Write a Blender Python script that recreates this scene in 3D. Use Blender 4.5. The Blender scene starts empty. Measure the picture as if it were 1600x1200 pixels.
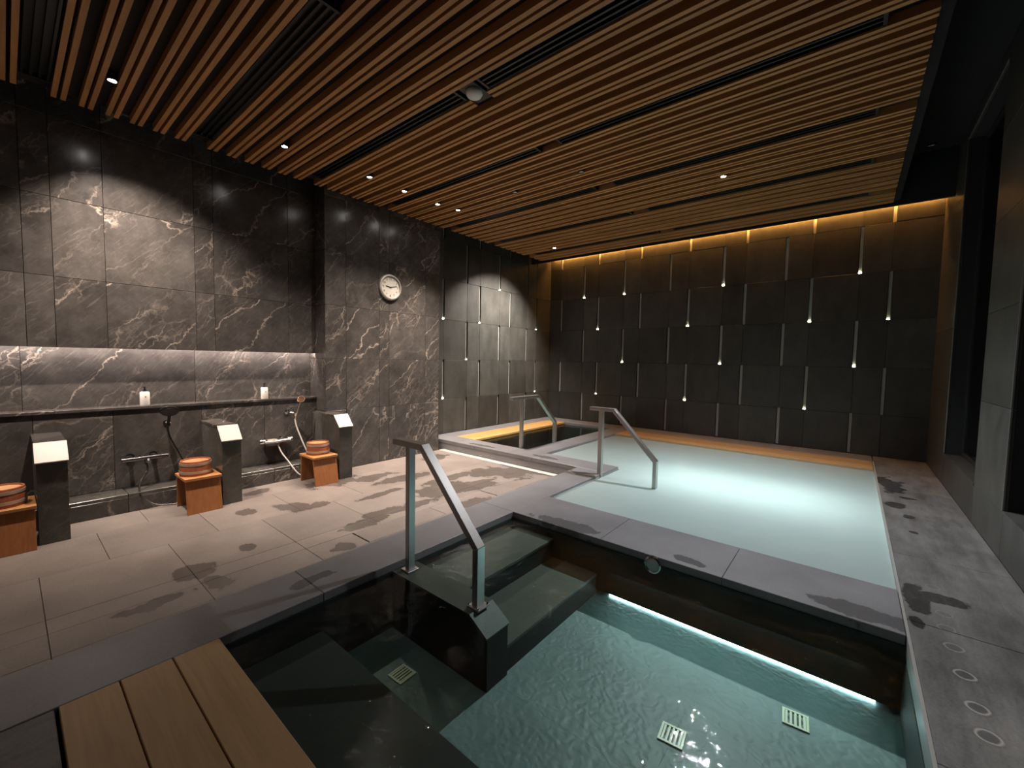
import bpy, bmesh, math, random
from mathutils import Vector, Matrix
random.seed(7)
S = bpy.context.scene
COL = S.collection

# ------------------------------------------------------------------ camera
def cam_matrix(yaw, p, r, loc):
    f = Vector((-math.sin(yaw) * math.cos(p), math.cos(yaw) * math.cos(p), -math.sin(p)))
    rt = f.cross(Vector((0, 0, 1))).normalized()
    up = rt.cross(f)
    rt2 = math.cos(r) * rt + math.sin(r) * up
    up2 = -math.sin(r) * rt + math.cos(r) * up
    m = Matrix((rt2, up2, -f)).transposed().to_4x4()
    m.translation = loc
    return m
cd = bpy.data.cameras.new('camera')
cam = bpy.data.objects.new('camera', cd)
COL.objects.link(cam)
cd.sensor_width = 36
cd.lens = 36 * 650.0 / 1600
cd.clip_start = .02
cam.matrix_world = cam_matrix(.685925, .058043, .018439, Vector((0, 0, 1.5)))
S.camera = cam

# ------------------------------------------------------------------ world, exposure
w = bpy.data.worlds.new('night')
S.world = w
w.use_nodes = True
w.node_tree.nodes['Background'].inputs[0].default_value = (.5, .55, .7, 1)
w.node_tree.nodes['Background'].inputs[1].default_value = .004
S.view_settings.view_transform = 'Standard'
S.view_settings.look = 'None'
S.view_settings.gamma = 1
S.view_settings.use_curve_mapping = False
S.view_settings.exposure = 0.68
WARM = (1, .82, .69)
SPOT_E = 92           # watts of one wall-side downlight
MILK_E = 430          # the downlight over the milky pool
CLEAR_E = 15         # the downlights over the clear pool, above the frame

# unseen area lights: added glow under milky water, wash of the kerb LED strip
def area(name, loc, size, e, col, direction):
    l = bpy.data.lights.new(name, 'AREA')
    l.shape = 'RECTANGLE'; l.size, l.size_y = size; l.energy = e; l.color = col
    o = bpy.data.objects.new(name, l)
    COL.objects.link(o)
    o.location = loc
    o.rotation_euler = Vector(direction).to_track_quat('-Z', 'Y').to_euler()
    return o
area('milky_glow_fill', (-1.05, 5.75, -.62), (2.2, 1.2), 24, (.86, 1, .97), (0, 0, 1))
area('milky_glow_fill', (-1.2, 5.8, -.8), (3.4, 3.4), 8, (.72, .97, .93), (0, 0, 1))
area('clear_pool_lamp', (-.66, 3.138, -.24), (1.6, .10), 2.2, (.60, .98, 1), (0, -1, -.45))

# ------------------------------------------------------------------ material helpers
class G:
    def __init__(s, name):
        s.m = bpy.data.materials.new(name)
        s.m.use_nodes = True
        s.t = s.m.node_tree
        s.n = s.t.nodes
        s.b = s.n['Principled BSDF']
        s.out = s.n['Material Output']
    def add(s, typ, **k):
        n = s.n.new(typ)
        for a, v in k.items():
            if a.startswith('i_'):
                a = a[2:]
                key = int(a) if a.isdigit() else a.replace('_', ' ')
                s.put(n.inputs[key], v)
            else:
                setattr(n, a, v)
        return n
    def put(s, sock, v):
        if isinstance(v, bpy.types.NodeSocket):
            s.t.links.new(v, sock)
        elif isinstance(v, bpy.types.Node):
            s.t.links.new(v.outputs[0], sock)
        else:
            sock.default_value = v
    def math(s, op, a, b=0.0, clamp=False):
        n = s.add('ShaderNodeMath', operation=op, use_clamp=clamp)
        s.put(n.inputs[0], a); s.put(n.inputs[1], b)
        return n.outputs[0]
    def vmath(s, op, a, b=(0, 0, 0)):
        n = s.add('ShaderNodeVectorMath', operation=op)
        s.put(n.inputs[0], a); s.put(n.inputs[1], b)
        return n
    def ramp(s, f, stops):
        n = s.add('ShaderNodeValToRGB')
        e = n.color_ramp.elements
        while len(e) > len(stops): e.remove(e[-1])
        while len(e) < len(stops): e.new(1)
        for el, (p, c) in zip(e, stops):
            el.position = p
            el.color = (c, c, c, 1) if isinstance(c, (int, float)) else (*c, 1)
        s.put(n.inputs[0], f)
        return n.outputs[0]
    def mix(s, f, a, b):
        n = s.add('ShaderNodeMix', data_type='RGBA')
        s.put(n.inputs[0], f)
        for sock, v in ((n.inputs[6], a), (n.inputs[7], b)):
            s.put(sock, (*v, 1) if isinstance(v, tuple) and len(v) == 3 else v)
        return n.outputs[2]
    def noise(s, vec, scale, detail=4, rough=.55, dist=0.0):
        n = s.add('ShaderNodeTexNoise')
        s.put(n.inputs['Vector'], vec)
        n.inputs['Scale'].default_value = scale
        n.inputs['Detail'].default_value = detail
        n.inputs['Roughness'].default_value = rough
        n.inputs['Distortion'].default_value = dist
        return n
    def pos(s):
        return s.add('ShaderNodeNewGeometry').outputs['Position']
    def obj(s, spread=37.0):
        tc = s.add('ShaderNodeTexCoord').outputs['Object']
        r = s.add('ShaderNodeObjectInfo').outputs['Random']
        off = s.add('ShaderNodeCombineXYZ')
        s.put(off.inputs[0], s.math('MULTIPLY', r, spread)); s.put(off.inputs[1], s.math('MULTIPLY', r, spread * .7))
        s.put(off.inputs[2], s.math('MULTIPLY', r, spread * 1.3))
        return s.vmath('ADD', tc, off.outputs[0]).outputs[0]
    def rand(s):
        return s.add('ShaderNodeObjectInfo').outputs['Random']
    def mapping(s, vec, rot=(0, 0, 0), scale=(1, 1, 1)):
        n = s.add('ShaderNodeMapping')
        s.put(n.inputs['Vector'], vec)
        n.inputs['Rotation'].default_value = rot
        n.inputs['Scale'].default_value = scale
        return n.outputs[0]
    def bump(s, h, strength=.3, dist=.01):
        n = s.add('ShaderNodeBump')
        s.put(n.inputs['Height'], h)
        n.inputs['Strength'].default_value = strength
        n.inputs['Distance'].default_value = dist
        return n.outputs[0]
    def set(s, **k):
        for a, v in k.items():
            s.put(s.b.inputs[a.replace('_', ' ')], (*v, 1) if isinstance(v, tuple) and len(v) == 3 else v)
        return s.m
    def schlick(s, f0, normal=None):
        lw = s.add('ShaderNodeLayerWeight')
        lw.inputs['Blend'].default_value = .5
        if normal is not None: s.put(lw.inputs['Normal'], normal)
        p5 = s.math('POWER', lw.outputs['Facing'], 5.0)
        return s.math('ADD', s.math('MULTIPLY', p5, 1 - f0), f0, True)
    def wet(s, spots, edge=.16, nscale=4.5, namp=1.15):
        """mask of puddles: ellipses (cx, cy, rx, ry) with ragged rims"""
        p = s.pos()
        nz = s.noise(p, nscale, 4, .6)
        d = s.vmath('SUBTRACT', nz.outputs['Color'], (.5, .5, .5)).outputs[0]
        acc = None
        for cx, cy, rx, ry in spots:
            q = s.vmath('SUBTRACT', p, (cx, cy, 0)).outputs[0]
            q = s.vmath('MULTIPLY', q, (1 / rx, 1 / ry, 0)).outputs[0]
            q = s.vmath('ADD', q, s.vmath('MULTIPLY', d, (namp * 2, namp * 2, 0)).outputs[0]).outputs[0]
            v = s.math('SUBTRACT', 1.0, s.vmath('LENGTH', q).outputs['Value'])
            acc = v if acc is None else s.math('MAXIMUM', acc, v)
        return s.ramp(acc, [(0.0, 0), (edge, 1)])

def plain(name, col, rough=.5, metal=0.0, **k):
    g = G(name)
    return g.set(Base_Color=col, Roughness=rough, Metallic=metal, **k)

def marble(name, base=(.042, .039, .037), light=(.098, .091, .086), vein=(.56, .47, .40), amt=1.0):
    g = G(name)
    v = g.obj()
    d = g.mapping(g.mapping(v, rot=(.74, 0, 0)), scale=(1, 1, .26))        # long axis runs up to the right
    w1 = g.vmath('SUBTRACT', g.noise(v, 1.3, 7, .62).outputs['Color'], (.5, .5, .5)).outputs[0]
    dv = g.vmath('ADD', d, g.vmath('MULTIPLY', w1, (.5, .5, .2)).outputs[0]).outputs[0]
    def web(scale, width, off):
        n = g.add('ShaderNodeTexVoronoi', feature='DISTANCE_TO_EDGE')
        g.put(n.inputs['Vector'], g.vmath('ADD', dv, (off, off * 1.7, off * .6)).outputs[0])
        n.inputs['Scale'].default_value = scale
        return g.ramp(n.outputs['Distance'], [(0, 1), (width, 0)])
    m1 = g.ramp(g.noise(d, 1.5, 3).outputs[0], [(.46, 0), (.60, 1)])
    m2 = g.ramp(g.noise(g.vmath('ADD', d, (9, 4, 2)).outputs[0], 2.2, 3).outputs[0], [(.50, 0), (.62, 1)])
    br = g.ramp(g.noise(v, 9, 4, .7).outputs[0], [(.35, .15), (.62, 1)])   # broken along their length
    f = g.math('MULTIPLY', web(1.5, .014, 3), g.math('ADD', g.math('MULTIPLY', m1, .8), .10))
    f = g.math('MAXIMUM', f, g.math('MULTIPLY', g.math('MULTIPLY', web(4.2, .030, 7), m2), .62))
    f = g.math('MAXIMUM', f, g.math('MULTIPLY', g.math('MULTIPLY', web(9.0, .05, 11), m2), .30))
    f = g.math('MULTIPLY', f, br)
    fine = g.noise(g.mapping(d, scale=(20, 20, 9)), 2.4, 5, .7, .5).outputs[0]
    f = g.math('ADD', g.math('MULTIPLY', f, amt), g.math('MULTIPLY', g.ramp(fine, [(.56, 0), (.80, 1)]), .16), True)
    cl = g.ramp(g.noise(v, 4, 6, .7).outputs[0], [(.3, 0), (.75, 1)])
    col = g.mix(f, g.mix(cl, base, light), vein)
    hs = g.add('ShaderNodeHueSaturation')
    g.put(hs.inputs['Color'], col); g.put(hs.inputs['Value'], g.math('ADD', g.math('MULTIPLY', g.rand(), .35), .82))
    r = g.math('ADD', g.math('MULTIPLY', cl, .10), .17)
    return g.set(Base_Color=hs.outputs[0], Roughness=r, Normal=g.bump(cl, .06, .004))

def stone(name, a, b, rough=.6, spots=None, wetdark=.42, grain=70, rings=None, streak=None, tint=.16):
    g = G(name)
    p = g.pos()
    n1 = g.noise(p, 2.2, 5, .6).outputs[0]
    n2 = g.noise(p, grain, 3, .7).outputs[0]
    f = g.math('ADD', g.math('MULTIPLY', n1, .6), g.math('MULTIPLY', n2, .4))
    if streak:
        n3 = g.noise(g.mapping(p, scale=streak), 5, 5, .65).outputs[0]
        f = g.math('ADD', g.math('MULTIPLY', f, .5), g.math('MULTIPLY', n3, .5))
    col = g.mix(g.ramp(f, [(.40, 0), (.62, 1)] if streak else [(.32, 0), (.68, 1)]), a, b)
    rn = g.math('ADD', g.math('MULTIPLY', g.rand(), tint * 2), 1 - tint)
    col = g.mix(1.0, (0, 0, 0), col)
    hs = g.add('ShaderNodeHueSaturation')
    g.put(hs.inputs['Color'], col); g.put(hs.inputs['Value'], rn)
    col = hs.outputs[0]
    ro = rough
    if rings:
        acc = None; acd = None
        dn = g.vmath('MULTIPLY', g.vmath('SUBTRACT', g.noise(p, 9, 3).outputs['Color'], (.5, .5, .5)).outputs[0], (.022, .022, 0)).outputs[0]
        for cx, cy, r, k in rings:
            q = g.vmath('MULTIPLY', g.vmath('SUBTRACT', p, (cx, cy, 0)).outputs[0], (1, 1, 0)).outputs[0]
            q = g.vmath('ADD', q, dn).outputs[0]
            L = g.vmath('LENGTH', q).outputs['Value']
            v = g.ramp(g.math('ABSOLUTE', g.math('SUBTRACT', L, r)), [(0, k), (.0075, 0)])
            d = g.ramp(L, [(0, k), (r * 1.05, k * .8), (r * 1.5, 0)])
            acc = v if acc is None else g.math('MAXIMUM', acc, v)
            acd = d if acd is None else g.math('MAXIMUM', acd, d)
        col = g.mix(g.math('MULTIPLY', acd, .55), col, (.03, .028, .026))
        col = g.mix(g.math('MULTIPLY', acc, .75), col, (.42, .40, .38))
    if spots:
        wt = g.wet(spots)
        dark = g.mix(wt, (1, 1, 1), (wetdark, wetdark, wetdark))
        mm = g.add('ShaderNodeMix', data_type='RGBA', blend_type='MULTIPLY')
        mm.inputs[0].default_value = 1
        g.put(mm.inputs[6], col); g.put(mm.inputs[7], dark)
        col = mm.outputs[2]
        ro = g.math('SUBTRACT', rough, g.math('MULTIPLY', wt, rough - .22))
    return g.set(Base_Color=col, Roughness=ro, Normal=g.bump(n2, .12, .004))

def wood(name, a, b, axis=0, rough=.45, scale=1.0):
    g = G(name)
    v = g.obj()
    sc = [14 * scale] * 3
    sc[axis] = .9 * scale
    n = g.noise(g.mapping(v, scale=tuple(sc)), 2.0, 6, .65, .8).outputs[0]
    n2 = g.noise(v, 1.6, 2).outputs[0]
    f = g.math('ADD', g.math('MULTIPLY', n, .75), g.math('MULTIPLY', n2, .25))
    col = g.mix(g.ramp(f, [(.3, 0), (.7, 1)]), a, b)
    hs = g.add('ShaderNodeHueSaturation')
    g.put(hs.inputs['Color'], col)
    g.put(hs.inputs['Value'], g.math('ADD', g.math('MULTIPLY', g.rand(), .24), .88))
    return g.set(Base_Color=hs.outputs[0], Roughness=rough, Normal=g.bump(n, .15, .003))

def brushed(name, col, rough=.28):
    g = G(name)
    n = g.noise(g.mapping(g.add('ShaderNodeTexCoord').outputs['Object'], scale=(3, 60, 60)), 6, 4).outputs[0]
    return g.set(Base_Color=col, Metallic=1.0, Roughness=g.math('ADD', g.math('MULTIPLY', n, .2), rough - .1), Normal=g.bump(n, .05, .002))

def emis(name, col, e):
    g = G(name)
    g.set(Base_Color=(0, 0, 0), Emission_Color=(*col, 1), Emission_Strength=e)
    return g.m

def clear_water(name, tint, ripple=.27):
    g = G(name)
    p = g.pos()
    n1 = g.noise(g.mapping(p, scale=(1, 1, .1)), 9, 3, .5, .4).outputs[0]
    n2 = g.noise(g.mapping(p, scale=(1, 1, .1)), 30, 2, .5).outputs[0]
    h = g.math('ADD', n1, g.math('MULTIPLY', n2, .25))
    q = g.vmath('MULTIPLY', g.vmath('SUBTRACT', p, (.0, 2.72, 0)).outputs[0], (1, 1, 0)).outputs[0]
    L = g.vmath('LENGTH', q).outputs['Value']
    ring = g.math('MULTIPLY', g.math('SINE', g.math('MULTIPLY', L, 85)), g.ramp(L, [(0, .5), (.38, 0)]))
    h = g.math('ADD', h, g.math('MULTIPLY', ring, .35))
    nb = g.bump(h, ripple, .02)
    fr = g.schlick(.02, nb)
    tr = g.add('ShaderNodeBsdfTransparent'); tr.inputs[0].default_value = (*tint, 1)
    gl = g.add('ShaderNodeBsdfGlossy'); gl.inputs['Roughness'].default_value = .015
    g.put(gl.inputs['Normal'], nb)
    mx = g.add('ShaderNodeMixShader')
    g.put(mx.inputs[0], fr); g.put(mx.inputs[1], tr.outputs[0]); g.put(mx.inputs[2], gl.outputs[0])
    g.put(g.out.inputs[0], mx.outputs[0])
    return g.m

def milky_water(name):
    g = G(name)
    p = g.pos()
    n = g.noise(p, 2.2, 4, .55, .5).outputs[0]
    n2 = g.noise(p, 22, 3, .6).outputs[0]
    nb = g.bump(g.math('ADD', g.math('MULTIPLY', n, .7), g.math('MULTIPLY', n2, .3)), .12, .02)
    col = g.mix(n, (.45, .54, .535), (.52, .61, .60))
    df = g.add('ShaderNodeBsdfDiffuse'); g.put(df.inputs[0], col)
    tl = g.add('ShaderNodeBsdfTranslucent'); g.put(tl.inputs[0], col)
    m1 = g.add('ShaderNodeMixShader'); m1.inputs[0].default_value = .45
    g.put(m1.inputs[1], df.outputs[0]); g.put(m1.inputs[2], tl.outputs[0])
    fr = g.add('ShaderNodeFresnel'); fr.inputs['IOR'].default_value = 1.33
    g.put(fr.inputs['Normal'], nb)
    gl = g.add('ShaderNodeBsdfGlossy'); gl.inputs['Roughness'].default_value = .22
    g.put(gl.inputs['Normal'], nb)
    m2 = g.add('ShaderNodeMixShader')
    g.put(m2.inputs[0], g.math('MULTIPLY', fr.outputs[0], .8)); g.put(m2.inputs[1], m1.outputs[0]); g.put(m2.inputs[2], gl.outputs[0])
    g.put(g.out.inputs[0], m2.outputs[0])
    return g.m

def glass_mat(name, tint=(.5, .52, .55), rough=.01):
    g = G(name)
    fr = g.schlick(.04)
    tr = g.add('ShaderNodeBsdfTransparent'); tr.inputs[0].default_value = (*tint, 1)
    gl = g.add('ShaderNodeBsdfGlossy'); gl.inputs['Roughness'].default_value = rough
    mx = g.add('ShaderNodeMixShader')
    g.put(mx.inputs[0], fr); g.put(mx.inputs[1], tr.outputs[0]); g.put(mx.inputs[2], gl.outputs[0])
    g.put(g.out.inputs[0], mx.outputs[0])
    return g.m

def pool_floor(name):
    g = G(name)
    p = g.pos()
    warp = g.vmath('MULTIPLY', g.vmath('SUBTRACT', g.noise(p, 7, 3).outputs['Color'], (.5, .5, .5)).outputs[0], (.12, .12, 0)).outputs[0]
    vo = g.add('ShaderNodeTexVoronoi', feature='SMOOTH_F1')
    g.put(vo.inputs['Vector'], g.vmath('ADD', p, warp).outputs[0])
    vo.inputs['Scale'].default_value = 28
    n = g.noise(p, 3, 5, .6).outputs[0]
    col = g.mix(g.ramp(n, [(.3, 0), (.7, 1)]), (.115, .165, .158), (.175, .235, .228))
    return g.set(Base_Color=col, Roughness=.5, Normal=g.bump(vo.outputs['Distance'], .24, .02))

FLOOR_WET = [(-4.73, 1.96, .2, .16), (-4.92, 1.58, .1, .09), (-3.9, 4.72, .42, .34), (-4.15, 4.45, .3, .25), (-4.02, 3.52, .30, .42),
             (-3.72, 2.26, .12, .26), (-3.77, 2.83, .09, .4), (-3.83, .86, .17, .13), (-3.55, .93, .15, .10), (-3.52, .58, .08, .22), (-5.3, 2.74, .22, .42),
             (-3.79, 3.93, .2, .38), (-3.85, 2.55, .1, .25), (-4.0, 1.28, .09, .06), (-5.1, 3.25, .14, .35), (-4.75, 3.5, .16, .42),
             (-4.59, 2.14, .1, .2), (-4.3, 4.0, .12, .4), (-5.4, 4.6, .2, .25), (-3.35, 3.4, .12, .3), (-3.7, 5.0, .6, .1), (-4.4, 2.9, .08, .35), (-3.4, 1.85, .1, .14), (-5.55, 1.9, .1, .2)]
COP_WET = [(-1.95, 3.22, .42, .10), (.08, 3.26, .28, .10), (-2.72, 4.85, .2, .08), (-2.75, 1.25, .06, .16), (-3.6, 5.28, .22, .08), (-4.9, 5.24, .3, .06), (-.9, 3.25, .15, .06)]
DECK_WET = [(.46, 7.0, .13, .42), (.43, 6.1, .09, .12), (.50, 5.72, .05, .07), (.385, 3.76, .075, .26), (.36, 3.36, .04, .07), (.52, 3.82, .15, .07), (.40, 7.3, .1, .35), (.55, 6.5, .08, .06), (.5, 5.2, .04, .05)]
RINGS = [(.505, 2.50, .036, 1.0), (.502, 2.685, .036, 1.0), (.500, 2.935, .036, 1.0), (.495, 3.19, .038, .7), (.49, 3.40, .036, .4), (.505, 3.59, .036, .35), (.496, 3.98, .036, .3)]

MAT = dict(
    marble=marble('dark_veined_marble'),
    slab=marble('polished_dark_stone', (.055, .054, .048), (.115, .11, .10), (.30, .27, .24), .4),
    floor=stone('flamed_granite_tile', (.165, .140, .125), (.27, .232, .208), .6, FLOOR_WET, .58, tint=.07),
    coping=stone('honed_grey_coping', (.162, .158, .165), (.245, .24, .25), .34, COP_WET, .55, tint=.05),
    deck=stone('worn_grey_deck', (.07, .068, .064), (.20, .193, .184), .5, DECK_WET, .38, rings=RINGS, streak=(1.2, .25, 1), tint=.06),
    tile=stone('slate_wall_tile', (.038, .038, .034), (.068, .067, .061), .42, grain=40, tint=.22, streak=(1, 1, .5)),
    backing=plain('black_backing', (.012, .012, .013), .8),
    poolwall=stone('dark_pool_tile', (.011, .011, .009), (.022, .022, .018), .7, grain=30),
    poolfloor=pool_floor('green_grey_pool_floor'),
    step=stone('dark_step_stone', (.05, .053, .044), (.085, .088, .073), .5, grain=50),
    pale=stone('pale_stone', (.55, .52, .47), (.75, .71, .65), .5, tint=.05),  # milky pool floor, and lamplight painted along the kerb foot
    ceil=plain('matt_black_ceiling', (.012, .011, .012), .85),
    vent=plain('black_vent_metal', (.014, .016, .016), .4),
    slat=wood('oak_slat', (.38, .17, .056), (.58, .30, .115), 0, .55),
    teakx=wood('teak_board_across', (.34, .20, .085), (.48, .30, .14), 0, .45),
    teaky=wood('teak_board_along', (.40, .22, .075), (.60, .36, .13), 1, .42),
    stoolw=wood('reddish_cypress', (.26, .095, .032), (.40, .165, .06), 2, .42, 1.3),
    stooltop=wood('cypress_top', (.40, .17, .055), (.55, .27, .10), 1, .42, 1.3),
    bucketw=wood('bucket_stave', (.27, .075, .034), (.38, .125, .06), 2, .45, 2),
    bucketin=wood('bucket_inside', (.50, .25, .11), (.64, .37, .18), 2, .5, 2),
    hoop=plain('dull_brass_hoop', (.60, .50, .40), .42, .5),
    steel=brushed('brushed_steel', (.52, .50, .48), .40),
    plate=plain('satin_steel_plate', (.40, .375, .355), .55, .55),
    chrome=plain('chrome', (.82, .82, .82), .12, 1.0),
    darkchrome=plain('black_chrome', (.20, .19, .19), .25, 1.0),
    blackp=plain('black_plastic', (.012, .012, .012), .35),
    whitep=plain('white_plastic', (.84, .81, .76), .4),
    hosew=plain('pale_hose', (.72, .68, .66), .3),
    face=plain('clock_face', (.80, .77, .70), .5),
    ink=plain('black_ink', (.01, .01, .01), .5),
    strip=plain('frosted_strip', (.40, .40, .37), .4),
    led=emis('slot_led', (.95, 1.0, .68), 16),
    frame=plain('window_frame', (.30, .29, .28), .45, .6),
    darkframe=plain('dark_window_frame', (.02, .02, .022), .5),
    lens=emis('lamp_lens', (1, .95, .88), 90),
    lensdim=plain('unlit_lens', (.55, .55, .53), .2),
    cove=emis('cove_strip', (1, .42, .085), 85),
    niche=emis('niche_strip', (1, .84, .76), 60),
    poolled=emis('pool_led', (.60, .93, 1), 9),
    water=clear_water('clear_water', (.86, .97, .93)),
    water2=clear_water('cold_water', (.80, .95, .92), .2),
    milk=milky_water('milky_water'),
    glass=glass_mat('window_glass'),
    drain=plain('pale_drain_cover', (.72, .72, .52), .35),
    grout=plain('pale_edge_trim', (.30, .29, .27), .5),
)

# ------------------------------------------------------------------ object helpers
CACHE = {}
def wloc(o):
    v = Vector((0, 0, 0))
    while o is not None:
        v += o.location
        o = o.parent
    return v
def link(name, me, loc, parent=None, rot=None):
    o = bpy.data.objects.new(name, me)
    COL.objects.link(o)
    if parent is not None:
        o.parent = parent
        o.location = Vector(loc) - wloc(parent)
    else:
        o.location = loc
    if rot: o.rotation_euler = rot
    return o
def tag(o, label, cat, group=None):
    o['label'] = label; o['category'] = cat
    if group: o['group'] = group
    return o
def thing(name, loc, label, cat, group=None):
    return tag(link(name, None, loc), label, cat, group)
def struct(o, label=None):
    o['kind'] = 'structure'
    if label: o['label'] = label
    return o
def finish(bm, name, mat, smooth=False):
    me = bpy.data.meshes.new(name)
    bmesh.ops.recalc_face_normals(bm, faces=bm.faces)
    bm.to_mesh(me); bm.free()
    if smooth:
        for p in me.polygons: p.use_smooth = True
        try: me.set_sharp_from_angle(angle=math.radians(38))
        except Exception: pass
    if mat: me.materials.append(MAT[mat])
    return me
def boxmesh(sx, sy, sz, mat, bev):
    key = (round(sx, 4), round(sy, 4), round(sz, 4), mat, bev)
    if key not in CACHE:
        bm = bmesh.new()
        bmesh.ops.create_cube(bm, size=1)
        bmesh.ops.scale(bm, vec=(sx, sy, sz), verts=bm.verts)
        if bev:
            bmesh.ops.bevel(bm, geom=list(bm.edges), offset=min(bev, min(sx, sy, sz) * .45), segments=1, affect='EDGES', profile=.5)
        CACHE[key] = finish(bm, 'block', mat)
    return CACHE[key]
def box(name, x, y, z, mat, parent=None, bev=0.0):
    c = ((x[0] + x[1]) / 2, (y[0] + y[1]) / 2, (z[0] + z[1]) / 2)
    return link(name, boxmesh(abs(x[1] - x[0]), abs(y[1] - y[0]), abs(z[1] - z[0]), mat, bev), c, parent)
def prism(name, pts, axis, lo, hi, mat, parent=None, bev=0.0):
    """extrude a polygon; axis 'y': pts are (x,z); axis 'x': pts are (y,z); axis 'z': pts are (x,y)"""
    def P(a, b, h):
        return {'y': (a, h, b), 'x': (h, a, b), 'z': (a, b, h)}[axis]
    vs = [P(a, b, h) for h in (lo, hi) for a, b in pts]
    c = Vector([sum(v[i] for v in vs) / len(vs) for i in range(3)])
    bm = bmesh.new()
    n = len(pts)
    V = [bm.verts.new(Vector(v) - c) for v in vs]
    bm.faces.new(V[:n]); bm.faces.new(V[n:][::-1])
    for i in range(n):
        j = (i + 1) % n
        bm.faces.new((V[i], V[j], V[n + j], V[n + i]))
    bmesh.ops.recalc_face_normals(bm, faces=bm.faces)
    if bev:
        bmesh.ops.bevel(bm, geom=list(bm.edges), offset=bev, segments=2, affect='EDGES', profile=.5)
    return link(name, finish(bm, name, mat), c, parent)
def lathe(name, prof, loc, mat, parent=None, seg=32, rot=None, smooth=True):
    bm = bmesh.new()
    rings = []
    for r, z in prof:
        if r < 1e-5:
            rings.append([bm.verts.new((0, 0, z))])
        else:
            rings.append([bm.verts.new((r * math.cos(2 * math.pi * k / seg), r * math.sin(2 * math.pi * k / seg), z)) for k in range(seg)])
    for a, b in zip(rings, rings[1:]):
        for k in range(seg):
            j = (k + 1) % seg
            if len(a) == 1 and len(b) == 1: continue
            if len(a) == 1: bm.faces.new((a[0], b[k], b[j]))
            elif len(b) == 1: bm.faces.new((a[k], b[0], a[j]))
            else: bm.faces.new((a[k], b[k], b[j], a[j]))
    return link(name, finish(bm, name, mat, smooth), loc, parent, rot)
def tube(name, pts, r, mat, parent=None, seg=10, smooth_path=True):
    pts = [Vector(p) for p in pts]
    if smooth_path and len(pts) > 2:
        out = []
        for i in range(len(pts) - 1):
            p0 = pts[max(i - 1, 0)]; p1 = pts[i]; p2 = pts[i + 1]; p3 = pts[min(i + 2, len(pts) - 1)]
            for k in range(8):
                t = k / 8
                out.append(.5 * ((2 * p1) + (p2 - p0) * t + (2 * p0 - 5 * p1 + 4 * p2 - p3) * t * t + (3 * p1 - p0 - 3 * p2 + p3) * t ** 3))
        out.append(pts[-1]); pts = out
    c = sum(pts, Vector()) / len(pts)
    bm = bmesh.new(); rings = []
    ref = Vector((.31, .17, .93))
    for i, p in enumerate(pts):
        d = (pts[min(i + 1, len(pts) - 1)] - pts[max(i - 1, 0)]).normalized()
        u = d.cross(ref)
        if u.length < .05: u = d.cross(Vector((1, 0, 0)))
        u.normalize(); v = d.cross(u); ref = v.cross(d) if False else ref
        rings.append([bm.verts.new(p - c + r * (math.cos(2 * math.pi * k / seg) * u + math.sin(2 * math.pi * k / seg) * v)) for k in range(seg)])
    for a, b in zip(rings, rings[1:]):
        for k in range(seg):
            bm.faces.new((a[k], a[(k + 1) % seg], b[(k + 1) % seg], b[k]))
    bm.faces.new(rings[0]); bm.faces.new(rings[-1][::-1])
    return link(name, finish(bm, name, mat, True), c, parent)
def sheet(name, pts, z, mat, parent=None, thick=None):
    """water surface"""
    c = Vector((sum(p[0] for p in pts) / len(pts), sum(p[1] for p in pts) / len(pts), z))
    bm = bmesh.new()
    bm.faces.new([bm.verts.new((p[0] - c.x, p[1] - c.y, 0)) for p in pts])
    return link(name, finish(bm, name, mat), c, parent)

# ------------------------------------------------------------------ key dimensions (metres)
XT, XU, XM, XR = -6.285, -6.10, -5.81, .965
XL = -6.10
YF, FZ, ZC, ZTOP = 9.2, -.17, 3.83, 4.5
YB = -2.6
PX0, PX1 = -2.53, .31            # clear pool sides
CY0, CY1 = 3.15, 3.77            # kerb between the pools
WZ, MZ = -.05, -.04              # water levels
PF = -.48                        # clear pool floor

# ------------------------------------------------------------------ room shell
wl = struct(box('wall_left', (-6.5, XT - .03), (YB, YF + .3), (-1.2, ZTOP + .1), 'backing'), 'dark marble and slate wall on the shower side')
wf = struct(box('wall_far', (-6.5, 1.4), (YF + .05, YF + .3), (-1.2, ZTOP + .1), 'backing'), 'dark slate feature wall with vertical slot lights')
struct(box('wall_back', (-6.5, 1.4), (YB - .2, YB), (-1.2, ZTOP + .1), 'tile'))
ce = struct(box('ceiling', (-6.5, 1.4), (YB - .2, YF + .3), (ZTOP, ZTOP + .12), 'ceil'), 'black ceiling with paired oak slats')

# marble cladding on the shower side ----------------------------------------
def panels(parent, xs, ys, zs, face, thick, mat='marble', gap=.0035, axis='x'):
    """grid of slabs whose visible face lies at `face`"""
    for a, b in zip(ys, ys[1:]):
        for c, d in zip(zs, zs[1:]):
            if axis == 'x':
                box('marble_panel' if mat == 'marble' else 'wall_tile', (face - thick, face), (a + gap / 2, b - gap / 2), (c + gap / 2, d - gap / 2), mat, parent, .002)
            else:
                box('marble_panel' if mat == 'marble' else 'wall_tile', (a + gap / 2, b - gap / 2), (face - thick, face), (c + gap / 2, d - gap / 2), mat, parent, .002)
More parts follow.
